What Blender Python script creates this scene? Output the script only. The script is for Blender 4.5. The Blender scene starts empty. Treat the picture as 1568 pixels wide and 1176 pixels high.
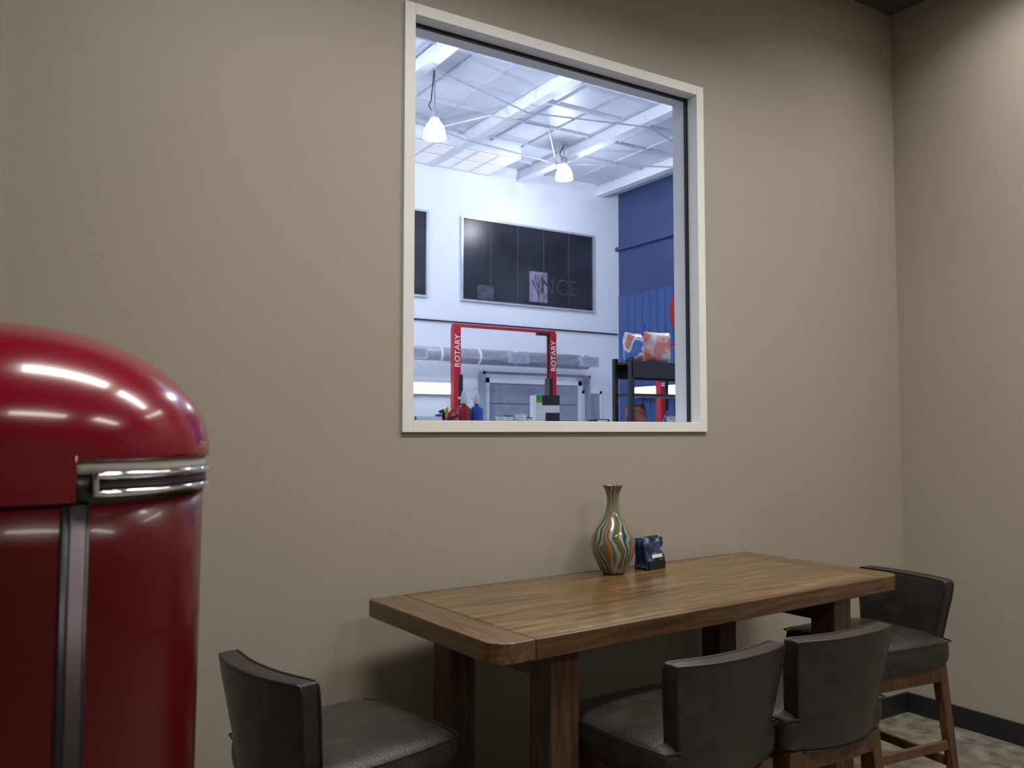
import bpy, bmesh, math, random
from mathutils import Vector, Matrix
random.seed(4)
S = bpy.context.scene
COL = S.collection
try:
    S.view_settings.view_transform = 'Standard'
except Exception:
    pass

# ------------------------------------------------------------ materials
def newmat(name):
    m = bpy.data.materials.new(name); m.use_nodes = True
    nt = m.node_tree
    return m, nt, nt.nodes['Principled BSDF']

def N(nt, t, **kw):
    n = nt.nodes.new(t)
    for k, v in kw.items():
        setattr(n, k, v)
    return n

def coords(nt, scale=(1, 1, 1), kind='Object'):
    tc = N(nt, 'ShaderNodeTexCoord'); mp = N(nt, 'ShaderNodeMapping')
    mp.inputs['Scale'].default_value = scale
    nt.links.new(tc.outputs[kind], mp.inputs['Vector'])
    return mp.outputs['Vector']

def simple(name, col, rough=0.5, metal=0.0, var=0.12, nscale=6.0, bump=0.0, bscale=150.0, coat=0.0, emit=None, estr=0.0, spec=0.5):
    m, nt, b = newmat(name)
    v = coords(nt)
    no = N(nt, 'ShaderNodeTexNoise'); no.inputs['Scale'].default_value = nscale
    no.inputs['Detail'].default_value = 4
    nt.links.new(v, no.inputs['Vector'])
    r = N(nt, 'ShaderNodeValToRGB')
    r.color_ramp.elements[0].position = 0.3; r.color_ramp.elements[1].position = 0.7
    r.color_ramp.elements[0].color = (*[c * (1 - var) for c in col], 1)
    r.color_ramp.elements[1].color = (*[min(1, c * (1 + var)) for c in col], 1)
    nt.links.new(no.outputs['Fac'], r.inputs['Fac'])
    nt.links.new(r.outputs['Color'], b.inputs['Base Color'])
    b.inputs['Roughness'].default_value = rough
    b.inputs['Metallic'].default_value = metal
    b.inputs['Specular IOR Level'].default_value = spec
    b.inputs['Coat Weight'].default_value = coat
    b.inputs['Coat Roughness'].default_value = 0.05
    if emit:
        b.inputs['Emission Color'].default_value = (*emit, 1)
        b.inputs['Emission Strength'].default_value = estr
    if bump > 0:
        n2 = N(nt, 'ShaderNodeTexNoise'); n2.inputs['Scale'].default_value = bscale
        n2.inputs['Detail'].default_value = 3
        nt.links.new(v, n2.inputs['Vector'])
        bp = N(nt, 'ShaderNodeBump'); bp.inputs['Strength'].default_value = bump
        bp.inputs['Distance'].default_value = 0.004
        nt.links.new(n2.outputs['Fac'], bp.inputs['Height'])
        nt.links.new(bp.outputs['Normal'], b.inputs['Normal'])
    return m

def wood(name, dark, light, scale=(2, 16, 16), rough=0.35, planks=False):
    m, nt, b = newmat(name)
    v = coords(nt, scale)
    n1 = N(nt, 'ShaderNodeTexNoise'); n1.inputs['Scale'].default_value = 2.2
    n1.inputs['Detail'].default_value = 7; n1.inputs['Distortion'].default_value = 0.6
    n1.inputs['Roughness'].default_value = 0.62
    nt.links.new(v, n1.inputs['Vector'])
    r = N(nt, 'ShaderNodeValToRGB')
    r.color_ramp.elements[0].position = 0.34; r.color_ramp.elements[1].position = 0.64
    r.color_ramp.elements[0].color = (*dark, 1); r.color_ramp.elements[1].color = (*light, 1)
    nt.links.new(n1.outputs['Fac'], r.inputs['Fac'])
    out = r.outputs['Color']
    if planks:
        v2 = coords(nt, (1, 1, 1))
        br = N(nt, 'ShaderNodeTexBrick')
        br.inputs['Scale'].default_value = 1.0
        br.inputs['Brick Width'].default_value = 0.42
        br.inputs['Row Height'].default_value = 0.062
        br.inputs['Mortar Size'].default_value = 0.0012
        br.inputs['Color1'].default_value = (1, 1, 1, 1)
        br.inputs['Color2'].default_value = (0.74, 0.71, 0.67, 1)
        br.inputs['Mortar'].default_value = (0.55, 0.48, 0.43, 1)
        nt.links.new(v2, br.inputs['Vector'])
        mx = N(nt, 'ShaderNodeMix', data_type='RGBA', blend_type='MULTIPLY')
        mx.inputs['Factor'].default_value = 1.0
        nt.links.new(out, mx.inputs['A']); nt.links.new(br.outputs['Color'], mx.inputs['B'])
        out = mx.outputs['Result']
    nt.links.new(out, b.inputs['Base Color'])
    b.inputs['Roughness'].default_value = rough
    bp = N(nt, 'ShaderNodeBump'); bp.inputs['Strength'].default_value = 0.2
    bp.inputs['Distance'].default_value = 0.003
    nt.links.new(n1.outputs['Fac'], bp.inputs['Height'])
    nt.links.new(bp.outputs['Normal'], b.inputs['Normal'])
    return m

M = {}
M['wall'] = simple('taupe_paint', (0.362, 0.328, 0.276), 0.55, var=0.02, nscale=2.0, bump=0.18, bscale=260)
M['ceil'] = simple('ceiling_dark_paint', (0.08, 0.076, 0.072), 0.8)
M['floor'] = simple('sealed_concrete', (0.20, 0.182, 0.152), 0.35, var=0.5, nscale=14, bump=0.1, bscale=60)
M['base'] = simple('black_rubber', (0.012, 0.013, 0.016), 0.45)
M['frame'] = simple('white_window_frame', (0.80, 0.80, 0.79), 0.4, var=0.02)
M['gasket'] = simple('black_gasket', (0.008, 0.008, 0.009), 0.5)
M['leather'] = simple('brown_leather', (0.025, 0.020, 0.0165), 0.33, var=0.4, nscale=14, bump=0.5, bscale=240, spec=0.5)
M['piping'] = simple('leather_piping', (0.012, 0.010, 0.009), 0.4)
M['chairwood'] = wood('stool_wood', (0.060, 0.027, 0.013), (0.15, 0.072, 0.032), (14, 14, 2), 0.4)
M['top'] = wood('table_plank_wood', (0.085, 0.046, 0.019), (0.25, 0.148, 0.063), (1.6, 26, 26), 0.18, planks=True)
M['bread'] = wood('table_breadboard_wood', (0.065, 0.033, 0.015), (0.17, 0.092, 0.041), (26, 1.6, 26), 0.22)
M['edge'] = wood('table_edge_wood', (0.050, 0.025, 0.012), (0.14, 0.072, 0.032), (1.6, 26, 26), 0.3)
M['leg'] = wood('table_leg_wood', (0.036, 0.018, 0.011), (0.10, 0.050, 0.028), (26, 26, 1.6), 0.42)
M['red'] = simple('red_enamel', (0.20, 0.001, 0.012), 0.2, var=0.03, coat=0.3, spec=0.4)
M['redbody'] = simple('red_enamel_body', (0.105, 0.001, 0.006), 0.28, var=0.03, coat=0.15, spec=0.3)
M['chrome'] = simple('chrome', (0.85, 0.85, 0.87), 0.08, metal=1.0, var=0.02)
M['satin'] = simple('satin_metal', (0.09, 0.075, 0.08), 0.45, metal=0.8, var=0.1)
M['collar'] = simple('grey_collar', (0.50, 0.47, 0.43), 0.4)
M['black'] = simple('black_plastic', (0.01, 0.01, 0.012), 0.35)
M['cab'] = simple('cabinet_laminate', (0.2, 0.18, 0.16), 0.5)
# garage
M['gwall'] = simple('garage_white_wall', (0.78, 0.81, 0.88), 0.6, var=0.02, nscale=0.6)
M['gceil'] = simple('garage_ceiling_deck', (0.60, 0.64, 0.73), 0.45, var=0.12, nscale=0.5)
M['beam'] = simple('garage_white_steel', (0.78, 0.81, 0.87), 0.45, var=0.04)
M['blue'] = simple('garage_blue_wall', (0.045, 0.070, 0.18), 0.5, var=0.06, nscale=0.8)
M['blue2'] = simple('garage_blue_panel', (0.055, 0.10, 0.28), 0.5, var=0.06, nscale=0.8)
M['dglass'] = simple('dark_office_glass', (0.026, 0.028, 0.038), 0.28, var=0.7, nscale=0.6, spec=0.35)
M['lred'] = simple('lift_red', (0.40, 0.012, 0.02), 0.35)
M['white'] = simple('white_plastic', (0.8, 0.8, 0.8), 0.4)
M['duct'] = simple('galvanised_duct', (0.55, 0.58, 0.64), 0.35, metal=0.4, var=0.1)
M['gdoor'] = simple('garage_door_grey', (0.30, 0.33, 0.42), 0.5)
M['gfloor'] = simple('garage_floor', (0.4, 0.4, 0.42), 0.4)
M['rackblk'] = simple('rack_black_steel', (0.012, 0.013, 0.018), 0.4)
M['green'] = simple('green_label', (0.05, 0.35, 0.06), 0.5)
M['bluep'] = simple('blue_plastic', (0.02, 0.08, 0.45), 0.4)
M['yellow'] = simple('yellow_plastic', (0.7, 0.45, 0.03), 0.4)
M['lampglow'] = simple('lamp_glow', (1, 1, 1), 0.3, emit=(1.0, 0.97, 0.93), estr=1.8)
M['tubeglow'] = simple('tube_glow', (1, 1, 1), 0.3, emit=(0.95, 0.97, 1.0), estr=3.0)
M['canglow'] = simple('ceiling_panel_glow', (1, 1, 1), 0.3, emit=(1.0, 0.95, 0.88), estr=3.0)
M['pink'] = simple('reflected_sky_tint', (0.23, 0.20, 0.30), 0.5, var=0.4, nscale=5)

def bagmat(name, a, b_, c, sc=7):
    m, nt, b = newmat(name)
    v = coords(nt)
    no = N(nt, 'ShaderNodeTexNoise'); no.inputs['Scale'].default_value = sc
    no.inputs['Detail'].default_value = 1
    nt.links.new(v, no.inputs['Vector'])
    r = N(nt, 'ShaderNodeValToRGB'); r.color_ramp.interpolation = 'CONSTANT'
    e = r.color_ramp.elements
    e[0].position = 0; e[0].color = (*a, 1)
    e[1].position = 0.46; e[1].color = (*b_, 1)
    x = e.new(0.58); x.color = (*c, 1)
    nt.links.new(no.outputs['Fac'], r.inputs['Fac'])
    nt.links.new(r.outputs['Color'], b.inputs['Base Color'])
    b.inputs['Roughness'].default_value = 0.35
    return m
M['bag1'] = bagmat('blue_white_bag', (0.10, 0.2, 0.5), (0.75, 0.75, 0.8), (0.65, 0.3, 0.15))
M['bag2'] = bagmat('pink_bag', (0.75, 0.25, 0.2), (0.85, 0.5, 0.42), (0.85, 0.8, 0.8))
M['bag3'] = bagmat('brown_bag', (0.1, 0.02, 0.02), (0.35, 0.08, 0.04), (0.5, 0.25, 0.12))
M['cards'] = bagmat('blue_printed_card', (0.012, 0.020, 0.05), (0.035, 0.06, 0.13), (0.20, 0.28, 0.38), 26)

# glass
m, nt, b = newmat('window_glass')
nt.nodes.remove(b)
tr = N(nt, 'ShaderNodeBsdfTransparent'); tr.inputs['Color'].default_value = (0.97, 0.98, 1, 1)
nt.links.new(tr.outputs[0], nt.nodes['Material Output'].inputs['Surface'])
M['glass'] = m

# striped art glass
m, nt, b = newmat('striped_art_glass')
tc = N(nt, 'ShaderNodeTexCoord'); sp = N(nt, 'ShaderNodeSeparateXYZ')
nt.links.new(tc.outputs['Object'], sp.inputs[0])
at = N(nt, 'ShaderNodeMath', operation='ARCTAN2')
nt.links.new(sp.outputs['Y'], at.inputs[0]); nt.links.new(sp.outputs['X'], at.inputs[1])
mu = N(nt, 'ShaderNodeMath', operation='MULTIPLY'); mu.inputs[1].default_value = 5 / (2 * math.pi)
nt.links.new(at.outputs[0], mu.inputs[0])
no = N(nt, 'ShaderNodeTexNoise'); no.inputs['Scale'].default_value = 13; no.inputs['Detail'].default_value = 1
nt.links.new(tc.outputs['Object'], no.inputs['Vector'])
m2 = N(nt, 'ShaderNodeMath', operation='MULTIPLY_ADD'); m2.inputs[1].default_value = 0.9
nt.links.new(no.outputs['Fac'], m2.inputs[0]); nt.links.new(mu.outputs[0], m2.inputs[2])
zz = N(nt, 'ShaderNodeMath', operation='MULTIPLY_ADD'); zz.inputs[1].default_value = 0.8
nt.links.new(sp.outputs['Z'], zz.inputs[0]); nt.links.new(m2.outputs[0], zz.inputs[2])
fr = N(nt, 'ShaderNodeMath', operation='FRACT'); nt.links.new(zz.outputs[0], fr.inputs[0])
r = N(nt, 'ShaderNodeValToRGB'); e = r.color_ramp.elements
e[0].position = 0.0; e[0].color = (0.10, 0.095, 0.04, 1)
e[1].position = 1.0; e[1].color = (0.10, 0.095, 0.04, 1)
for p, c in [(0.10, (0.16, 0.14, 0.06)), (0.14, (0.40, 0.36, 0.24)), (0.18, (0.36, 0.34, 0.26)), (0.22, (0.03, 0.04, 0.035)),
             (0.30, (0.03, 0.06, 0.07)), (0.36, (0.24, 0.34, 0.38)), (0.42, (0.10, 0.11, 0.08)),
             (0.53, (0.18, 0.12, 0.045)), (0.58, (0.46, 0.16, 0.035)), (0.65, (0.26, 0.16, 0.07)), (0.70, (0.05, 0.07, 0.06)),
             (0.78, (0.18, 0.26, 0.32)), (0.84, (0.42, 0.38, 0.28)), (0.88, (0.10, 0.10, 0.05))]:
    x = e.new(p); x.color = (*c, 1)
nt.links.new(fr.outputs[0], r.inputs['Fac']); nt.links.new(r.outputs['Color'], b.inputs['Base Color'])
b.inputs['Roughness'].default_value = 0.14; b.inputs['Coat Weight'].default_value = 0.3
M['vase'] = m

# ------------------------------------------------------------ geometry helpers
def empty(name, loc=(0, 0, 0), rotz=0.0):
    o = bpy.data.objects.new(name, None); o.empty_display_size = 0.1
    o.location = loc; o.rotation_euler = (0, 0, rotz); COL.objects.link(o); return o

def fin(name, bm, mat, parent=None, loc=(0, 0, 0), rot=(0, 0, 0), smooth=False, bevel=0.0, seg=3, sub=0):
    me = bpy.data.meshes.new(name)
    bmesh.ops.recalc_face_normals(bm, faces=bm.faces)
    bm.to_mesh(me); bm.free()
    for mm in (mat if isinstance(mat, (list, tuple)) else [mat]):
        me.materials.append(mm)
    o = bpy.data.objects.new(name, me); COL.objects.link(o)
    o.location = loc; o.rotation_euler = rot
    if parent: o.parent = parent
    if bevel > 0:
        md = o.modifiers.new('bevel', 'BEVEL'); md.width = bevel; md.segments = seg
        md.limit_method = 'ANGLE'; md.harden_normals = True
        smooth = True
    if sub:
        md = o.modifiers.new('sub', 'SUBSURF'); md.levels = sub; md.render_levels = sub; smooth = True
    if smooth:
        for p in me.polygons: p.use_smooth = True
    return o

def addbox(bm, x0, x1, y0, y1, z0, z1, mi=0):
    vs = [bm.verts.new(p) for p in [(x0, y0, z0), (x1, y0, z0), (x1, y1, z0), (x0, y1, z0), (x0, y0, z1), (x1, y0, z1), (x1, y1, z1), (x0, y1, z1)]]
    for f in [(0, 3, 2, 1), (4, 5, 6, 7), (0, 1, 5, 4), (1, 2, 6, 5), (2, 3, 7, 6), (3, 0, 4, 7)]:
        ff = bm.faces.new([vs[i] for i in f]); ff.material_index = mi

def box(name, x0, x1, y0, y1, z0, z1, mat, parent=None, bevel=0.0, rot=None):
    """box given in parent space, origin at its centre"""
    c = ((x0 + x1) / 2, (y0 + y1) / 2, (z0 + z1) / 2)
    bm = bmesh.new()
    addbox(bm, x0 - c[0], x1 - c[0], y0 - c[1], y1 - c[1], z0 - c[2], z1 - c[2])
    return fin(name, bm, mat, parent, c, rot or (0, 0, 0), bevel=bevel)

def multibox(name, boxes, mats, parent=None, bevel=0.0, loc=(0, 0, 0)):
    bm = bmesh.new()
    for bx in boxes: addbox(bm, *bx)
    return fin(name, bm, mats, parent, loc, bevel=bevel)

def tube(name, pts, r, mat, parent=None, cyclic=False):
    cu = bpy.data.curves.new(name, 'CURVE'); cu.dimensions = '3D'
    sp = cu.splines.new('POLY'); sp.points.add(len(pts) - 1)
    for i, p in enumerate(pts): sp.points[i].co = (*p, 1)
    sp.use_cyclic_u = cyclic
    cu.bevel_depth = r; cu.bevel_resolution = 4; cu.use_fill_caps = True
    for s in cu.splines: s.use_smooth = True
    cu.materials.append(mat)
    o = bpy.data.objects.new(name, cu); COL.objects.link(o)
    if parent: o.parent = parent
    return o

def lathe(name, prof, mat, parent=None, loc=(0, 0, 0), seg=48, smooth=True, closed=False):
    bm = bmesh.new(); rings = []
    for (r_, z) in prof:
        if r_ < 1e-6: rings.append([bm.verts.new((0, 0, z))])
        else: rings.append([bm.verts.new((r_ * math.cos(2 * math.pi * i / seg), r_ * math.sin(2 * math.pi * i / seg), z)) for i in range(seg)])
    for a, c in zip(rings[:-1], rings[1:]):
        for i in range(seg):
            j = (i + 1) % seg
            if len(a) == 1 and len(c) == 1: continue
            if len(a) == 1: bm.faces.new((a[0], c[i], c[j]))
            elif len(c) == 1: bm.faces.new((a[i], a[j], c[0]))
            else: bm.faces.new((a[i], a[j], c[j], c[i]))
    return fin(name, bm, mat, parent, loc, smooth=smooth)

def beam_between(name, p0, p1, s0, s1, mat, parent=None, bevel=0.004):
    bm = bmesh.new()
    a = [bm.verts.new((p0[0] + sx * s0, p0[1] + sy * s0, p0[2])) for sx, sy in [(-1, -1), (1, -1), (1, 1), (-1, 1)]]
    c = [bm.verts.new((p1[0] + sx * s1, p1[1] + sy * s1, p1[2])) for sx, sy in [(-1, -1), (1, -1), (1, 1), (-1, 1)]]
    bm.faces.new(a[::-1]); bm.faces.new(c)
    for i in range(4): bm.faces.new((a[i], a[(i + 1) % 4], c[(i + 1) % 4], c[i]))
    return fin(name, bm, mat, parent, bevel=bevel, seg=2)

def text(name, body, size, mat, parent, loc, rot, extrude=0.002):
    cu = bpy.data.curves.new(name, 'FONT'); cu.body = body; cu.size = size; cu.extrude = extrude
    cu.align_x = 'CENTER'; cu.align_y = 'CENTER'; cu.materials.append(mat)
    o = bpy.data.objects.new(name, cu); COL.objects.link(o); o.parent = parent
    o.location = loc; o.rotation_euler = rot
    return o
R = math.radians

# ------------------------------------------------------------ room shell
RX = 4.12; ZC = 3.69; YF = -5.2; LX = -1.6
WX0, WX1, WZ0, WZ1 = 1.250, 2.700, 1.447, 2.975
TH = 0.13
multibox('wall_back', [(LX - 0.1, WX0, 0, TH, 0, ZC), (WX1, RX + 0.1, 0, TH, 0, ZC), (WX0, WX1, 0, TH, 0, WZ0), (WX0, WX1, 0, TH, WZ1, ZC)], M['wall'])
box('wall_back_pilaster', LX, 0.03, -0.03, 0, 0, ZC, M['wall'])
box('wall_right', RX, RX + 0.1, YF, 0, 0, ZC, M['wall'])
box('wall_left', LX - 0.1, LX, YF, 0, 0, ZC, M['wall'])
box('wall_front', LX - 0.1, RX + 0.1, YF - 0.1, YF, 0, ZC, M['wall'])
box('floor', LX - 0.1, RX + 0.1, YF - 0.1, TH, -0.1, 0, M['floor'])
box('ceiling', LX - 0.1, RX + 0.1, YF - 0.1, TH, ZC, ZC + 0.1, M['ceil'])
box('baseboard_right', RX - 0.012, RX, YF, -0.012, 0, 0.1, M['base'], bevel=0.003)
box('baseboard_back', 0.03, RX, -0.012, 0, 0, 0.1, M['base'], bevel=0.003)

# window
w = empty('window_1', ((WX0 + WX1) / 2, 0, WZ0))
def wb(n, x0, x1, y0, y1, z0, z1, mt, bv=0.002):
    cx = (WX0 + WX1) / 2
    return box(n, x0 - cx, x1 - cx, y0, y1, z0 - WZ0, z1 - WZ0, mt, w, bevel=bv)
ox0, ox1, oz0, oz1 = WX0 - 0.004, WX1 + 0.004, WZ0 - 0.004, WZ1 + 0.004
fw = 0.042
for n, y0, y1, mt in [('casing', -0.012, 0.048, M['frame']), ('outer_casing', 0.062, 0.145, M['frame'])]:
    k = 0 if y0 < 0 else 0.006
    wb(n + '_left', ox0 + k, ox0 + fw, y0, y1, oz0 + k, oz1 - k, mt)
    wb(n + '_right', ox1 - fw, ox1 - k, y0, y1, oz0 + k, oz1 - k, mt)
    wb(n + '_top', ox0 + fw, ox1 - fw, y0, y1, oz1 - fw, oz1 - k, mt)
    wb(n + '_bottom', ox0 + fw, ox1 - fw, y0, y1, oz0 + k, oz0 + fw, mt)
gw = fw + 0.010
wb('gasket_left', ox0 + 0.01, ox0 + gw, 0.048, 0.062, oz0 + 0.01, oz1 - 0.01, M['gasket'], 0)
wb('gasket_right', ox1 - gw, ox1 - 0.01, 0.048, 0.062, oz0 + 0.01, oz1 - 0.01, M['gasket'], 0)
wb('gasket_top', ox0 + gw, ox1 - gw, 0.048, 0.062, oz1 - gw, oz1 - 0.01, M['gasket'], 0)
wb('gasket_bottom', ox0 + gw, ox1 - gw, 0.048, 0.062, oz0 + 0.01, oz0 + fw + 0.002, M['gasket'], 0)
wb('glass_pane', ox0 + fw, ox1 - fw, 0.054, 0.056, oz0 + fw, oz1 - fw, M['glass'], 0)

# ------------------------------------------------------------ dining table (counter height)
TX0, TX1, TY0, TY1, TZ, TT = 1.105, 2.960, -0.778, -0.040, 0.907, 0.056
tcx = (TX0 + TX1) / 2; tcy = (TY0 + TY1) / 2
T = empty('dining_table', (tcx, tcy - 0.012, 0), R(3.1))
hx = (TX1 - TX0) / 2; hy = (TY1 - TY0) / 2
BW = 0.125
def breadboard(name, side):
    bm = bmesh.new(); pts = []
    R_ = 0.06
    xi = hx - BW; xo = hx
    pts.append((xi, -hy))
    for i in range(9):
        a = -math.pi / 2 + i / 8 * math.pi / 2
        pts.append((xo - R_ + R_ * math.cos(a), -hy + R_ + R_ * math.sin(a)))
    for i in range(5):
        a = i / 4 * math.pi / 2
        pts.append((xo - 0.012 + 0.012 * math.cos(a), hy - 0.012 + 0.012 * math.sin(a)))
    pts.append((xi, hy))
    lo = [bm.verts.new((side * x, y, TZ - TT)) for x, y in pts]
    hi = [bm.verts.new((side * x, y, TZ)) for x, y in pts]
    bm.faces.new(lo); bm.faces.new(hi)
    n = len(pts)
    for i in range(n): bm.faces.new((lo[i], lo[(i + 1) % n], hi[(i + 1) % n], hi[i]))
    return fin(name, bm, M['bread'], T, bevel=0.004)
breadboard('breadboard_left', -1); breadboard('breadboard_right', 1)
g = 0.0015
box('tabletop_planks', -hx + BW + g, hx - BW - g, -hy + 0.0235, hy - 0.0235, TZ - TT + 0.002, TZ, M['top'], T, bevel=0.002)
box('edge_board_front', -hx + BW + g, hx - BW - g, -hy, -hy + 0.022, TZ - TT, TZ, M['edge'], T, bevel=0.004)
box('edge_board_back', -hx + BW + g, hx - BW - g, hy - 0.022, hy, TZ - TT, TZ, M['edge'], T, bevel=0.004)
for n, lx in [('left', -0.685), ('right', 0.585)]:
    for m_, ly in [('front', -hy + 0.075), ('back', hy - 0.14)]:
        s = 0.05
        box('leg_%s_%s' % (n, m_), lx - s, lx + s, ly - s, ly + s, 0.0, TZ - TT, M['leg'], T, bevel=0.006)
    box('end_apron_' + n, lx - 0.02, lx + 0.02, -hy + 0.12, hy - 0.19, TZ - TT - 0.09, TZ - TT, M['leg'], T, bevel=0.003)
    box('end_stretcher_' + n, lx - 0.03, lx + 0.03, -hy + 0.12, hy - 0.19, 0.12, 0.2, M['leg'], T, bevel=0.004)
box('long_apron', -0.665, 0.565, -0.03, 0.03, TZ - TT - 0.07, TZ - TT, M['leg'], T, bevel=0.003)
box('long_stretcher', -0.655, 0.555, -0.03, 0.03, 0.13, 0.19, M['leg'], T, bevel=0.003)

# ------------------------------------------------------------ stools
def chair(cx, cy, yaw):
    """faces local +Y; yaw = rotation about z"""
    C = empty('counter_stool', (cx, cy, 0), yaw)
    bm = bmesh.new(); nx, ny = 10, 10
    hw, y0, y1, zb, zt = 0.228, -0.225, 0.235, 0.560, 0.662
    top = {}; bot = {}
    for i in range(nx + 1):
        for j in range(ny + 1):
            u = i / nx * 2 - 1; v = j / ny * 2 - 1
            x = u * hw * (1 - 0.045 * v * v - 0.03 * abs(v) ** 6); y = (y0 + y1) / 2 + v * (y1 - y0) / 2 * (1 - 0.07 * abs(u) ** 4)
            crown = 0.028 * (1 - u ** 4) * (1 - v ** 4)
            top[i, j] = bm.verts.new((x, y, zt + crown)); bot[i, j] = bm.verts.new((x * 0.97, y * 0.97, zb))
    for i in range(nx):
        for j in range(ny):
            bm.faces.new((top[i, j], top[i + 1, j], top[i + 1, j + 1], top[i, j + 1]))
            bm.faces.new((bot[i, j], bot[i, j + 1], bot[i + 1, j + 1], bot[i + 1, j]))
    ring = [(i, 0) for i in range(nx)] + [(nx, j) for j in range(ny)] + [(i, ny) for i in range(nx, 0, -1)] + [(0, j) for j in range(ny, 0, -1)]
    mid = {k: bm.verts.new((top[k].co * 0.5 + bot[k].co * 0.5) * 1.0) for k in ring}
    for k in mid:
        mid[k].co.x *= 1.03; mid[k].co.y *= 1.02
    for a in range(len(ring)):
        p, q = ring[a], ring[(a + 1) % len(ring)]
        bm.faces.new((bot[p], bot[q], mid[q], mid[p])); bm.faces.new((mid[p], mid[q], top[q], top[p]))
    seam = [tuple(top[k].co + Vector((0, 0, -0.005))) for k in ring]
    fin('seat', bm, M['leather'], C, sub=1)
    tube('seat_piping', seam, 0.003, M['piping'], C, cyclic=True)
    # gently curved, tapered low back with near-square upper corners
    bm = bmesh.new()
    th = 0.064; front = {}; rear = {}
    def P(u, v, t):
        ww = 0.156 + 0.048 * min(1, v * 1.15)
        x = u * ww
        y = -0.240 - 0.045 * v + 0.038 * abs(u) ** 2.4
        z = 0.558 + 0.320 * v
        s = 1 - 0.2 * abs(u) ** 6
        return Vector((x, y + t * s, z))
    us = [-1, -0.95, -0.85] + [-0.7 + 1.4 * i / 10 for i in range(11)] + [0.85, 0.95, 1]
    vsn = [0, 0.07] + [0.2 + 0.6 * i / 5 for i in range(6)] + [0.91, 0.97, 1]
    nu = len(us) - 1; nv = len(vsn) - 1
    for i, u in enumerate(us):
        for j, v in enumerate(vsn):
            front[i, j] = bm.verts.new(P(u, v, th)); rear[i, j] = bm.verts.new(P(u, v, 0))
    for i in range(nu):
        for j in range(nv):
            bm.faces.new((front[i, j], front[i, j + 1], front[i + 1, j + 1], front[i + 1, j]))
            bm.faces.new((rear[i, j], rear[i + 1, j], rear[i + 1, j + 1], rear[i, j + 1]))
    rg = [(i, 0) for i in range(nu)] + [(nu, j) for j in range(nv)] + [(i, nv) for i in range(nu, 0, -1)] + [(0, j) for j in range(nv, 0, -1)]
    for a in range(len(rg)):
        p, q = rg[a], rg[(a + 1) % len(rg)]
        bm.faces.new((front[p], front[q], rear[q], rear[p]))
    pr = [rear[k].co.copy() for k in rg]; pf = [front[k].co.copy() for k in rg]
    fin('backrest', bm, M['leather'], C, sub=2)
    def soft(pts, dy):
        n = len(pts)
        out = []
        for i in range(n):
            q = (pts[i - 1] + pts[i] * 3 + pts[(i + 1) % n]) / 5
            out.append((q.x * 0.985, q.y + dy, q.z - (0.003 if q.z > 0.8 else -0.002)))
        return out
    tube('backrest_piping_rear', soft(pr, 0.003), 0.0038, M['piping'], C, cyclic=True)
    tube('backrest_piping_front', soft(pf, -0.003), 0.0038, M['piping'], C, cyclic=True)
    multibox('seat_frame', [(-0.195, 0.195, -0.205, -0.175, 0.505, 0.565), (-0.195, 0.195, 0.175, 0.205, 0.505, 0.565),
                            (-0.195, -0.165, -0.175, 0.175, 0.505, 0.565), (0.165, 0.195, -0.175, 0.175, 0.505, 0.565)], M['chairwood'], C, bevel=0.003)
    k = 1
    for sx in (-1, 1):
        for sy in (-1, 1):
            beam_between('leg_%d' % k, (sx * 0.215, sy * 0.225, 0), (sx * 0.175, sy * 0.182, 0.56), 0.014, 0.021, M['chairwood'], C)
            k += 1
    def sxy(z): f = z / 0.56; return 0.215 - 0.04 * f, 0.225 - 0.043 * f
    a, c = sxy(0.2)
    box('stretcher_front', -a, a, c - 0.009, c + 0.009, 0.188, 0.222, M['chairwood'], C, bevel=0.003)
    box('stretcher_rear', -a, a, -c - 0.009, -c + 0.009, 0.188, 0.222, M['chairwood'], C, bevel=0.003)
    a, c = sxy(0.27)
    box('stretcher_left', -a - 0.009, -a + 0.009, -c, c, 0.255, 0.289, M['chairwood'], C, bevel=0.003)
    box('stretcher_right', a - 0.009, a + 0.009, -c, c, 0.255, 0.289, M['chairwood'], C, bevel=0.003)
    return C
chair(0.83, -0.555, R(-78))
chair(1.65, -0.890, R(2))
chair(2.11, -0.895, R(-1))
chair(2.950, -0.60, R(84))

# ------------------------------------------------------------ vase
prof = [(0, 0), (0.040, 0), (0.046, 0.006), (0.060, 0.03), (0.078, 0.07), (0.085, 0.105), (0.082, 0.135), (0.070, 0.165), (0.053, 0.19), (0.036, 0.215),
        (0.026, 0.24), (0.022, 0.265), (0.023, 0.29), (0.029, 0.315), (0.038, 0.330), (0.041, 0.335), (0.037, 0.336), (0.026, 0.315), (0.018, 0.28),
        (0.018, 0.25), (0.035, 0.2), (0.07, 0.15), (0.075, 0.1), (0.05, 0.03), (0.0, 0.012)]
v = lathe('vase', prof, M['vase'], loc=(2.065, -0.145, TZ), seg=64)
v.modifiers.new('sub', 'SUBSURF').render_levels = 1

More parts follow.
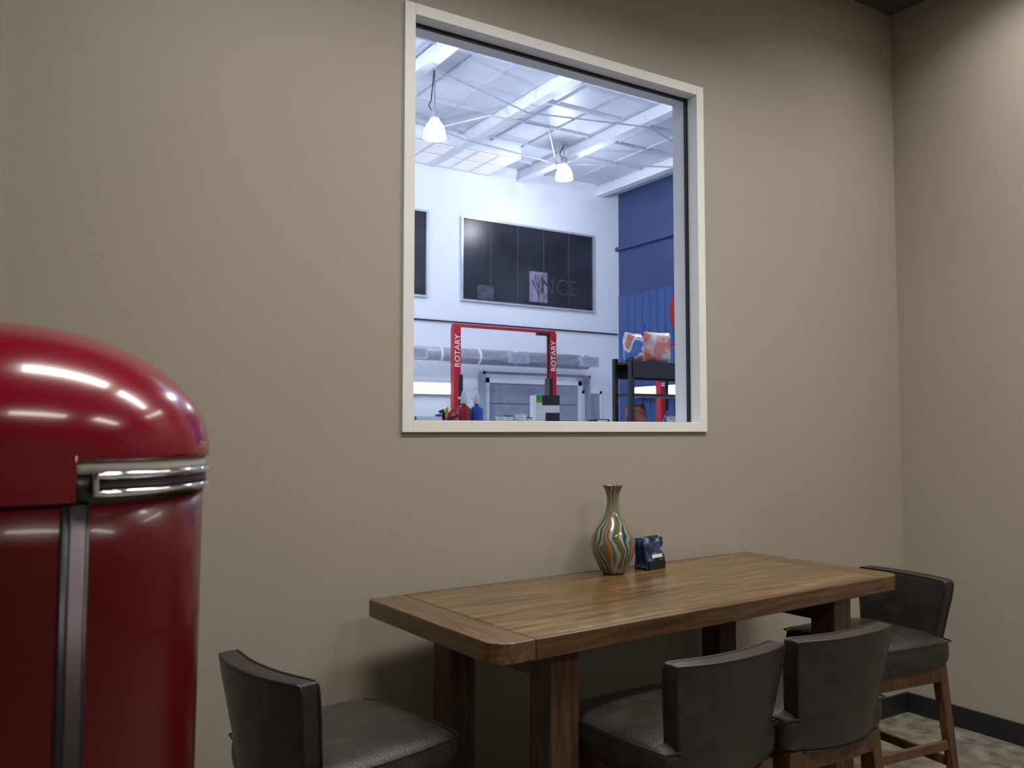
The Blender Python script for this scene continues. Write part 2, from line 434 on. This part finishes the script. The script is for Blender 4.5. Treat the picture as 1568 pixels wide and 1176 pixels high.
# card holder
H = empty('card_holder', (2.265, -0.125, TZ), R(12))
multibox('acrylic_stand', [(-0.05, 0.05, -0.035, 0.035, 0, 0.006), (-0.05, 0.05, -0.038, -0.034, 0, 0.035), (-0.05, 0.05, 0.03, 0.034, 0, 0.07),
                           (-0.052, -0.049, -0.038, 0.034, 0, 0.03), (0.049, 0.052, -0.038, 0.034, 0, 0.03)], M['black'], H, bevel=0.001)
for i in range(5):
    yy = -0.022 + i * 0.011
    box('card_%d' % (i + 1), -0.062 + (i % 2) * 0.004, 0.060 + (i % 2) * 0.006, yy - 0.0035, yy + 0.0035, 0.009, 0.118 + 0.003 * (i % 3), M['cards'], H, bevel=0.001, rot=(R(-7), R((-3, 2, -1, 3, 0)[i]), 0))
box('card_title', -0.03, 0.035, -0.0345, -0.0335, 0.045, 0.058, M['white'], H, rot=(R(-7), 0, 0))

# ------------------------------------------------------------ red domed bin on a cabinet
BX, BY = 0.020, -1.475
Bn = empty('domed_waste_bin', (BX, BY, 0.80))
def sup(phi, r_):
    n = 2.12
    c, s = math.cos(phi), math.sin(phi)
    return (math.copysign(abs(c) ** (2 / n), c) * r_, math.copysign(abs(s) ** (2 / n), s) * r_)
def band(name, a0, a1, prof, mat, seg=72, cap=True, closed=False):
    bm = bmesh.new(); cols = []
    full = abs(a1 - a0 - 2 * math.pi) < 1e-4
    n = seg if full else seg + 1
    for i in range(n):
        ph = a0 + (a1 - a0) * i / seg
        cols.append([bm.verts.new((*sup(ph, r_), z)) for r_, z in prof])
    for i in range(seg):
        A = cols[i]; B_ = cols[(i + 1) % n]
        m_ = len(prof)
        for j in range(m_ if closed else m_ - 1):
            k = (j + 1) % m_
            bm.faces.new((A[j], B_[j], B_[k], A[k]))
    if closed and not full:
        bm.faces.new(cols[0]); bm.faces.new(cols[-1][::-1])
    bmesh.ops.remove_doubles(bm, verts=bm.verts, dist=1e-5)
    return fin(name, bm, mat, Bn, smooth=True)
zb = 0.80
TP = 2 * math.pi
dz = lambda z: z - zb
lid = [(0.2475 * math.cos(t), dz(1.424) + 0.158 * math.sin(t)) for t in [i / 24 * math.pi / 2 for i in range(25)]]
lid[-1] = (0.0, lid[-1][1])
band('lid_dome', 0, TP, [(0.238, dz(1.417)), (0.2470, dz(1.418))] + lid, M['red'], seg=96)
F0, F1 = R(-75), R(58)
band('lid_skirt', F1, F0 + TP, [(0.236, dz(1.374)), (0.2448, dz(1.3745)), (0.2462, dz(1.378)), (0.2473, dz(1.40)), (0.2475, dz(1.4245))], M['red'], seg=90)
band('lid_skirt_end', F0 - R(0.6), F0, [(0.225, dz(1.3745)), (0.2462, dz(1.3745)), (0.2476, dz(1.4235)), (0.225, dz(1.4235))], M['red'], seg=2, closed=True)
band('front_collar', F0, F1, [(0.22, dz(1.404)), (0.243, dz(1.404)), (0.243, dz(1.418)), (0.22, dz(1.418))], M['collar'], closed=True)
band('latch_recess', F0, F1, [(0.22, dz(1.372)), (0.2405, dz(1.372)), (0.2405, dz(1.404)), (0.22, dz(1.404))], M['black'], closed=True)
h0, h1 = R(-70.5), R(52)
def arc(r_, z, a0, a1, n=40): return [(*sup(a0 + (a1 - a0) * i / n, r_), z) for i in range(n + 1)]
tube('chrome_handle', arc(0.247, dz(1.402), h0, h1) + arc(0.247, dz(1.383), h1, h0), 0.0042, M['chrome'], Bn, cyclic=True)
band('handle_plate', R(-69), R(50), [(0.236, dz(1.386)), (0.2437, dz(1.386)), (0.2437, dz(1.399)), (0.236, dz(1.399))], M['satin'], closed=True)
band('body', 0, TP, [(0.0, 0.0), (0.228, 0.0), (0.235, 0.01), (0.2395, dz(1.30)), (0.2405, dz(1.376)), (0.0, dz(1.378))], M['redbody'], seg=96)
band('side_channel', R(-76), R(-72.2), [(0.234, 0.03), (0.2422, 0.03), (0.2430, dz(1.372)), (0.234, dz(1.372))], M['satin'], seg=8, closed=True)
band('channel_groove', R(-77.8), R(-76), [(0.234, 0.03), (0.2415, 0.03), (0.2420, dz(1.372)), (0.234, dz(1.372))], M['black'], seg=3, closed=True)
band('channel_groove_b', R(-72.2), R(-71.2), [(0.234, 0.03), (0.2415, 0.03), (0.2420, dz(1.372)), (0.234, dz(1.372))], M['black'], seg=3, closed=True)
# cabinet carrying the bin
Cb = empty('storage_cabinet', (-0.1, -1.475, 0))
box('carcass', -0.45, 0.40, -0.28, 0.28, 0.08, 0.775, M['cab'], Cb, bevel=0.004)
box('worktop', -0.46, 0.41, -0.29, 0.29, 0.775, 0.80, M['black'], Cb, bevel=0.004)
box('toe_kick', -0.42, 0.37, -0.25, 0.25, 0.0, 0.08, M['black'], Cb)
for i, (a, c) in enumerate([(-0.44, -0.03), (-0.02, 0.39)]):
    box('cabinet_door_%d' % (i + 1), a, c, -0.298, -0.281, 0.1, 0.76, M['cab'], Cb, bevel=0.003)

# ------------------------------------------------------------ room ceiling panel lights
def panel(x, y, e, lx=1.2, ly=0.3, spread=142):
    D = empty('ceiling_light_panel', (x, y, ZC))
    a, c = lx / 2, ly / 2
    multibox('panel_frame', [(-a - 0.02, a + 0.02, -c - 0.02, -c, -0.03, 0), (-a - 0.02, a + 0.02, c, c + 0.02, -0.03, 0),
                             (-a - 0.02, -a, -c, c, -0.03, 0), (a, a + 0.02, -c, c, -0.03, 0)], M['frame'], D, bevel=0.002)
    box('diffuser', -a, a, -c, c, -0.02, -0.012, M['canglow'], D)
    l = bpy.data.lights.new('panel_lamp', 'AREA'); l.shape = 'RECTANGLE'; l.size = lx; l.size_y = ly
    l.energy = e; l.color = (1.0, 0.965, 0.90); l.spread = R(spread)
    o = bpy.data.objects.new('panel_lamp', l); COL.objects.link(o); o.parent = D; o.location = (0, 0, -0.035)
panel(0.85, -1.30, 25)
panel(2.35, -1.35, 28)
panel(3.66, -1.20, 15, 0.3, 1.2)
panel(0.8, -3.6, 18)
panel(2.8, -3.4, 27)

# ------------------------------------------------------------ garage beyond the window
GX0, GX1, GY1, GZ = -2.0, 16.0, 16.75, 8.64
G0 = TH
box('wall_garage_far', GX0, GX1 + 0.2, GY1, GY1 + 0.2, 0, GZ, M['gwall'])
box('wall_garage_left', GX0 - 0.2, GX0, G0, GY1, 0, GZ, M['gwall'])
box('wall_garage_near', GX0 - 0.2, GX1 + 0.2, G0 - 0.05, G0, ZC + 0.1, GZ, M['gwall'])
box('wall_garage_near_side', RX + 0.1, GX1 + 0.2, G0 - 0.05, G0, 0, ZC + 0.1, M['gwall'])
box('floor_garage', GX0 - 0.2, GX1 + 0.2, G0, GY1 + 0.2, -0.1, 0, M['gfloor'])
box('ceiling_garage', GX0 - 0.2, GX1 + 0.2, G0 - 0.05, GY1 + 0.2, GZ, GZ + 0.1, M['gceil'])
bw = [(GX1, GX1 + 0.2, G0, GY1, 0, GZ - 0.16, 0)]
y = G0 + 0.2
while y < GY1 - 0.1:
    bw.append((GX1 - 0.04, GX1, y, y + 0.12, 0, 5.4, 1)); y += 0.32
bw.append((GX1 - 0.02, GX1, G0, GY1, 0, 5.4, 1))
bw.append((GX1 - 0.14, GX1, G0, GY1, 6.75, 6.85, 0))
bw.append((GX1 - 0.06, GX1 + 0.2, G0, GY1, GZ - 0.16, GZ, 2))
multibox('wall_garage_blue', bw, [M['blue'], M['blue2'], M['beam']])
cb = []
for x in (1.5, 4.25, 7.0, 9.75, 12.5, 15.25):
    cb += [(x - 0.12, x + 0.12, G0, GY1, GZ - 0.36, GZ - 0.33, 0), (x - 0.02, x + 0.02, G0, GY1, GZ - 0.33, GZ - 0.02, 0)]
yy = 1.0
while yy < GY1:
    cb.append((GX0, GX1, yy, yy + 0.05, GZ - 0.06, GZ, 1)); yy += 1.25
x = GX0 + 0.6
while x < GX1:
    cb.append((x, x + 0.03, G0, GY1, GZ - 0.04, GZ, 1)); x += 0.92
sf = [(GX0, 11.45, 15.05, GY1, 8.3, GZ, 0)]
x = GX0 + 0.3
while x < 11.2:
    sf.append((x, x + 0.5, 15.15, 15.8, 8.29, 8.30, 2)); sf.append((x, x + 0.5, 15.9, 16.6, 8.29, 8.30, 2)); x += 0.6
multibox('roof_structure', cb + sf, [M['beam'], simple('purlin_grey', (0.50, 0.53, 0.62), 0.5), simple('translucent_panel', (0.9, 0.88, 0.9), 0.4, emit=(1, 0.93, 0.95), estr=0.18)])
cd = empty('electrical_conduit', (9, 12, GZ - 0.4))
def rel(p): return (p[0] - 9, p[1] - 12, p[2] - GZ + 0.4)
tube('conduit_1', [rel(p) for p in [(8.4, 14.2, 8.2), (9.2, 12.8, 8.25), (10.6, 12.6, 8.2), (12.3, 14.7, 8.2)]], 0.022, M['duct'], cd)
tube('conduit_2', [rel(p) for p in [(7.2, 13.6, 8.25), (9.4, 14.3, 8.2), (12.2, 14.6, 8.2), (15.4, 13.2, 8.25)]], 0.018, M['duct'], cd)
tube('conduit_3', [rel(p) for p in [(7.0, 11.2, 8.2), (9.6, 11.9, 8.1), (12.5, 11.4, 8.2), (14.6, 12.2, 8.2)]], 0.016, M['gdoor'], cd)
def darkwin(name, x0, x1, nsplit):
    W = empty(name, ((x0 + x1) / 2, GY1, 4.9)); h = (x1 - x0) / 2
    box('dark_pane', -h, h, -0.03, 0, 0, 2.15, M['dglass'], W)
    f = 0.055
    multibox('frame', [(-h - f, h + f, -0.07, 0, -f, 0), (-h - f, h + f, -0.07, 0, 2.15, 2.15 + f), (-h - f, -h, -0.07, 0, 0, 2.15), (h, h + f, -0.07, 0, 0, 2.15)], M['duct'], W)
    multibox('mullions', [(-h + (i + 1) * 2 * h / nsplit - 0.008, -h + (i + 1) * 2 * h / nsplit + 0.008, -0.04, -0.03, 0, 2.15) for i in range(nsplit - 1)], simple('mullion_grey', (0.08, 0.08, 0.10), 0.5), W)
    return W
Wd = darkwin('window_2', 10.70, 15.0, 5)
box('reflected_sky_patch', -0.05, 0.55, -0.036, -0.031, 0.1, 0.95, M['pink'], Wd)  # reflected sky and tree put onto the glass as coloured pieces
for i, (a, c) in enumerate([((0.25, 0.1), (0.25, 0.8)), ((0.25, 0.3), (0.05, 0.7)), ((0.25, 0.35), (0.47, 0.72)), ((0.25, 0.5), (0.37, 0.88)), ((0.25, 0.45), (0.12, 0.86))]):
    tube('reflected_branch_%d' % i, [(a[0], -0.045, a[1]), (c[0], -0.045, c[1])], 0.010, M['dglass'], Wd)
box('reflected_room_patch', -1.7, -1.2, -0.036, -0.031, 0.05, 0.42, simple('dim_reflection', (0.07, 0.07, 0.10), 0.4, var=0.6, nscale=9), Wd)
gm = simple('reflected_sign_tint', (0.048, 0.048, 0.062), 0.5)
text('reflected_lettering', 'NCE', 0.66, gm, Wd, (0.95, -0.05, 0.55), (R(90), 0, 0))  # a sign's reflection in the dark glass, put in as thin letters
darkwin('window_3', 5.4, 9.62, 5)
tube('wall_cable', [(2, GY1 - 0.05, 4.27), (15.9, GY1 - 0.05, 4.27)], 0.022, M['black'])
D = empty('air_duct', (8, 16.1, 3.33))
bm = bmesh.new()
bmesh.ops.create_cone(bm, cap_ends=True, segments=32, radius1=0.2, radius2=0.2, depth=12.6, matrix=Matrix.Rotation(R(90), 4, 'Y'))
fin('spiral_pipe', bm, M['duct'], D, smooth=True)
for i in range(12):
    bm = bmesh.new()
    bmesh.ops.create_cone(bm, cap_ends=True, segments=32, radius1=0.212, radius2=0.212, depth=0.05, matrix=Matrix.Translation((-6 + i * 1.1, 0, 0)) @ Matrix.Rotation(R(90), 4, 'Y'))
    fin('joint_ring_%d' % i, bm, M['beam'], D, smooth=True)
for i, x in enumerate((0.95, 3.9, 6.2)):
    box('vent_register_%d' % i, x - 0.3, x + 0.3, -0.3, -0.12, -0.14, 0.14, M['duct'], D, bevel=0.01)
    box('vent_louvre_%d' % i, x - 0.22, x + 0.22, -0.31, -0.3, -0.08, 0.08, M['gdoor'], D)
Gd = empty('door_1', (12.95, GY1, 0))
for i in range(5):
    box('door_section_%d' % (i + 1), -1.45, 1.45, -0.08, -0.02, i * 0.54 + 0.01, i * 0.54 + 0.53, M['gdoor'], Gd, bevel=0.01)
multibox('door_frame', [(-1.6, -1.46, -0.1, 0, 0, 2.85), (1.46, 1.6, -0.1, 0, 0, 2.85), (-1.6, 1.6, -0.1, 0, 2.71, 2.85)], M['gwall'], Gd, bevel=0.005)
multibox('door_track', [(-1.75, -1.7, -0.3, 0, 0, 3.0), (1.7, 1.75, -0.3, 0, 0, 3.0), (-1.75, 1.75, -0.3, -0.24, 2.93, 3.0)], M['gdoor'], Gd)
Gs = empty('door_2', (14.95, GY1, 0))
box('door_leaf', -0.3, 0.25, -0.06, 0, 0, 2.5, M['gdoor'], Gs, bevel=0.01)
multibox('door_casing', [(-0.38, -0.3, -0.08, 0, 0, 2.58), (0.25, 0.33, -0.08, 0, 0, 2.58), (-0.38, 0.33, -0.08, 0, 2.5, 2.58)], M['beam'], Gs)
BL = empty('fluorescent_batten', (9.3, GY1 - 0.03, 2.4))
box('tube_lamp', -1.6, 1.3, -0.2, -0.1, 0, 0.22, M['tubeglow'], BL, bevel=0.02)
box('housing', -1.65, 1.35, -0.1, 0, -0.03, 0.27, M['beam'], BL)
BL = empty('fluorescent_batten', (15.82, 14.2, 2.4), R(-90))
box('tube_lamp', -1.6, 1.3, -0.2, -0.1, 0, 0.22, M['tubeglow'], BL, bevel=0.02)
box('housing', -1.65, 1.35, -0.1, 0, -0.03, 0.27, M['beam'], BL)

def lift(x0, x1, y, h, name='car_lift'):
    L = empty(name, ((x0 + x1) / 2, y, 0)); hw = (x1 - x0) / 2
    q = 0.085
    for n, sx in (('left', -1), ('right', 1)):
        c = sx * hw
        multibox('post_' + n, [(c - q, c + q, -q, -q + 0.02, 0, h), (c - q, c + q, q - 0.02, q, 0, h),
                               (min(c + sx * q, c + sx * (q - 0.02)), max(c + sx * q, c + sx * (q - 0.02)), -q + 0.02, q - 0.02, 0, h)], M['lred'], L, bevel=0.004)
        box('post_channel_' + n, c - 0.055, c + 0.055, -0.06, 0.06, 0.02, h - 0.05, M['rackblk'], L)
        box('base_plate_' + n, c - 0.25, c + 0.25, -0.25, 0.25, 0, 0.02, M['lred'], L)
        box('carriage_' + n, c - sx * q - 0.05, c - sx * q + 0.05, -0.1, 0.1, 1.9, 2.7, M['rackblk'], L, bevel=0.01)
        box('lift_arm_' + n, min(c, c - sx * 0.9), max(c, c - sx * 0.9), -0.5, -0.42, 1.2, 1.28, M['rackblk'], L, bevel=0.01)
        box('arm_knuckle_' + n, c - 0.08, c + 0.08, -0.5, -0.09, 1.16, 1.3, M['rackblk'], L)
        text('post_lettering_' + n, 'ROTARY', 0.19, M['white'], L, (c, -q - 0.005, h - 0.55), (R(90), R(-90), 0), 0.001)
    multibox('crossbar', [(-hw - q, hw + q, -0.05, 0.05, h, h + 0.06)], M['lred'], L, bevel=0.004)
    box('crossbar_plate', hw - 0.42, hw + 0.02, -0.06, 0.06, h - 0.06, h, M['rackblk'], L)
    return L
lift(9.06, 11.68, 14.05, 3.78)
lift(13.05, 15.3, 11.7, 3.35)

def highbay(x, y, z, e):
    Lp = empty('high_bay_lamp', (x, y, z))
    f = 0.88
    sc = lambda pr: [(a * f, c * f) for a, c in pr]
    lathe('dome_shade', sc([(0.10, 0.42), (0.13, 0.36), (0.19, 0.28), (0.235, 0.16), (0.25, 0.02), (0.26, 0.0), (0.245, 0.0), (0.225, 0.15), (0.15, 0.30), (0.0, 0.34)]), M['lampglow'], Lp, seg=32)
    lathe('ballast_housing', sc([(0, 0.62), (0.07, 0.62), (0.09, 0.59), (0.09, 0.43), (0, 0.42)]), M['gdoor'], Lp, seg=24)
    lathe('lens_disk', sc([(0, -0.01), (0.24, 0.0)]), M['lampglow'], Lp, seg=32)
    tube('hook_rod', [(0, 0, 0.5), (0, 0, GZ - z)], 0.015, M['gdoor'], Lp)
    lathe('ceiling_canopy', [(0, GZ - z - 0.05), (0.07, GZ - z - 0.05), (0.07, GZ - z), (0, GZ - z)], M['gdoor'], Lp, seg=20)
    tube('power_cord', [(-0.05, 0, 0.5), (-0.13, 0.0, 0.62), (-0.08, 0, 0.72), (0.0, 0, GZ - z - 0.05)], 0.012, M['black'], Lp)
    l = bpy.data.lights.new('high_bay_bulb', 'POINT'); l.energy = e; l.color = (0.86, 0.915, 1.0); l.shadow_soft_size = 0.2
    o = bpy.data.objects.new('high_bay_bulb', l); COL.objects.link(o); o.parent = Lp; o.location = (0, 0, -0.35)
E = 360
highbay(7.34, 11.76, 7.10, 220); highbay(12.25, 14.3, 7.72, 160)
for p in [(3.5, 12.3), (3.5, 6.5), (8.4, 6.5), (12.3, 6.5)]:  # further unseen lamps, added to light the garage
    highbay(p[0] - (0.2 if p[0] > 12 else 0), p[1], 7.85, E)
Hr = empty('hose_reel', (15.66, 13.5, 4.6), R(-90))
lathe_o = lathe('reel_drum', [(0, -0.1), (0.62, -0.1), (0.65, -0.06), (0.65, 0.06), (0.62, 0.1), (0, 0.1)], M['lred'], Hr, seg=48)
lathe_o.rotation_euler = (R(90), 0, 0)
box('wall_bracket', -0.1, 0.1, 0.1, 0.34, -0.1, 0.1, M['rackblk'], Hr)

# storage rack with bags
KX = 5.97
K = empty('storage_rack', (KX, 4.34, 0))
up = []
for x in (0, 1.9):
    for yy in (0, 0.27): up.append((x - 0.02, x + 0.03, yy, yy + 0.05, 0, 2.24))
multibox('uprights', up, M['rackblk'], K)
multibox('shelf_beams', [(0, 1.93, -0.01, 0.33, z, z + t) for z, t in [(0.3, 0.08), (0.95, 0.08), (1.82, 0.03)]] + [(0.0, 1.93, -0.01, 0.33, 2.17, 2.2), (0, 1.93, -0.012, 0.0, 2.02, 2.2), (0, 1.93, 0.32, 0.33, 2.02, 2.2)], M['rackblk'], K, bevel=0.003)
tube('top_hooks', [(0.25, 0.2, 2.2), (0.27, 0.2, 2.45), (0.37, 0.2, 2.6), (0.33, 0.2, 2.66)], 0.008, M['bluep'], K)

def bag(name, loc, w_, h_, d_, mat, rz=0):
    bm = bmesh.new(); n = 10; f = {}; r_ = {}
    for i in range(n + 1):
        for j in range(n + 1):
            u = i / n * 2 - 1; v_ = j / n * 2 - 1
            p = d_ / 2 * max(0.0, (1 - u ** 4) * (1 - abs(v_) ** 5)) ** 0.6
            x = u * w_ / 2 * (1 - 0.06 * (1 - v_ * v_)) ; z = h_ / 2 + v_ * h_ / 2 * (1 - 0.05 * (1 - u * u)) + random.uniform(-.004, .004)
            f[i, j] = bm.verts.new((x, -p - 0.003 + random.uniform(-.004, .004), z)); r_[i, j] = bm.verts.new((x, p + 0.003, z))
    for i in range(n):
        for j in range(n):
            bm.faces.new((f[i, j], f[i + 1, j], f[i + 1, j + 1], f[i, j + 1])); bm.faces.new((r_[i, j], r_[i, j + 1], r_[i + 1, j + 1], r_[i + 1, j]))
    rg = [(i, 0) for i in range(n)] + [(n, j) for j in range(n)] + [(i, n) for i in range(n, 0, -1)] + [(0, j) for j in range(n, 0, -1)]
    for a in range(len(rg)):
        p, q = rg[a], rg[(a + 1) % len(rg)]
        bm.faces.new((f[p], r_[p], r_[q], f[q]))
    return fin(name, bm, mat, None, loc, (0, 0, rz), smooth=True, sub=1)
bag('snack_bag', (6.12, 4.5, 2.2), 0.28, 0.33, 0.16, M['bag1'], R(8))
bag('snack_bag', (6.47, 4.5, 2.2), 0.38, 0.36, 0.18, M['bag2'], R(-4))
bag('snack_bag', (6.15, 4.5, 1.03), 0.26, 0.72, 0.2, M['bag3'])
bag('snack_bag', (6.68, 4.5, 1.03), 0.24, 0.6, 0.2, M['bag1'])

# storage cabinet just beyond the window with clutter
Kc = empty('tool_cabinet', (3.5, 2.95, 0))
box('cabinet_body', -1.4, 1.3, -0.28, 0.28, 0.08, 1.46, M['gdoor'], Kc, bevel=0.01)
box('cabinet_top', -1.42, 1.32, -0.3, 0.3, 1.46, 1.5, M['beam'], Kc, bevel=0.005)
box('cabinet_plinth', -1.35, 1.25, -0.25, 0.25, 0, 0.08, M['black'], Kc)
for i in range(6):
    box('drawer_front_%d' % i, -1.36, 1.26, -0.3, -0.281, 0.1 + i * 0.225, 0.31 + i * 0.225, M['gdoor'], Kc, bevel=0.004)
def bottle(x, mt, y=2.9):
    Bo = empty('spray_bottle', (x, y, 1.5))
    lathe('bottle_body', [(0, 0), (0.048, 0), (0.05, 0.01), (0.05, 0.11), (0.03, 0.135), (0.014, 0.145), (0.014, 0.15), (0, 0.15)], mt, Bo, seg=24)
    lathe('nozzle_cap', [(0, 0.15), (0.026, 0.15), (0.026, 0.19), (0.014, 0.24), (0, 0.25)], M['white'], Bo, seg=20)
    box('trigger', -0.05, 0.01, -0.008, 0.008, 0.185, 0.2, M['white'], Bo, bevel=0.002)
bottle(3.10, M['lred']); bottle(3.21, M['bluep'])
Pb = empty('product_box', (3.87, 2.95, 1.5), R(-12))
box('carton', -0.1, 0.1, -0.07, 0.07, 0, 0.23, M['white'], Pb, bevel=0.002)
box('black_label', -0.02, 0.101, -0.072, -0.0705, 0.0, 0.09, M['black'], Pb)
box('green_label', -0.1, -0.05, -0.072, -0.0705, 0.17, 0.23, M['green'], Pb)
box('dark_label', -0.05, 0.101, -0.072, -0.0705, 0.15, 0.23, M['black'], Pb)
for i, x in enumerate((3.42, 3.50, 3.60, 3.68)):
    Cp = empty('paper_tub', (x, 2.88 + 0.04 * (i % 2), 1.5))
    lathe('tub', [(0, 0), (0.036, 0), (0.045, 0.05 + 0.012 * (i % 3)), (0.041, 0.05 + 0.012 * (i % 3)), (0.03, 0.005), (0, 0.005)], M['white'], Cp, seg=24)
    lathe('tub_lid', [(0, 0.055 + 0.012 * (i % 3)), (0.046, 0.052 + 0.012 * (i % 3)), (0.046, 0.046 + 0.012 * (i % 3)), (0.0, 0.046)], M['black' if i % 2 else 'white'], Cp, seg=24)
Gv = empty('work_gloves', (2.95, 2.9, 1.5))
for i, (mt, a) in enumerate([('black', 20), ('lred', 60), ('yellow', 95), ('black', 130), ('bluep', 160), ('black', 80)]):
    c, s = math.cos(R(a)), math.sin(R(a))
    tube('glove_finger_%d' % i, [(0, 0.01 * i - 0.03, 0.02), (0.03 * c, 0.01 * i - 0.03, 0.02 + 0.05 * s), (0.06 * c + 0.01, 0.01 * i - 0.03, 0.03 + 0.09 * s), (0.085 * c, 0.01 * i - 0.03, 0.03 + 0.07 * s)], 0.014, M[mt], Gv)
Tr = empty('parts_tray', (2.78, 2.9, 1.5))
multibox('tray', [(-0.12, 0.1, -0.08, 0.08, 0, 0.01), (-0.12, 0.1, -0.08, -0.074, 0, 0.05), (-0.12, 0.1, 0.074, 0.08, 0, 0.05), (-0.12, -0.114, -0.08, 0.08, 0, 0.05), (0.094, 0.1, -0.08, 0.08, 0, 0.05)], M['white'], Tr)
Dv = empty('battery_charger', (4.42, 2.95, 1.5))
box('charger_body', -0.08, 0.08, -0.05, 0.05, 0, 0.045, M['black'], Dv, bevel=0.008)
box('charger_face', -0.05, 0.05, -0.052, -0.05, 0.01, 0.035, M['white'], Dv)

# ------------------------------------------------------------ world, camera
W = bpy.data.worlds.new('world'); S.world = W; W.use_nodes = True
W.node_tree.nodes['Background'].inputs['Color'].default_value = (0.6, 0.65, 0.75, 1)
W.node_tree.nodes['Background'].inputs['Strength'].default_value = 0.05
cam = bpy.data.cameras.new('camera'); co = bpy.data.objects.new('camera', cam); COL.objects.link(co)
cam.sensor_width = 36; cam.lens = 36 * 1300 / 1568; cam.clip_start = 0.05; cam.clip_end = 100
co.location = (0, -2.7, 1.45)
p = math.atan(71 / 1300)
d = Vector((0.533 * math.cos(p), 0.846 * math.cos(p), math.sin(p)))
co.rotation_euler = d.to_track_quat('-Z', 'Y').to_euler()
cam.dof.use_dof = True; cam.dof.focus_distance = 3.6; cam.dof.aperture_fstop = 7
S.camera = co
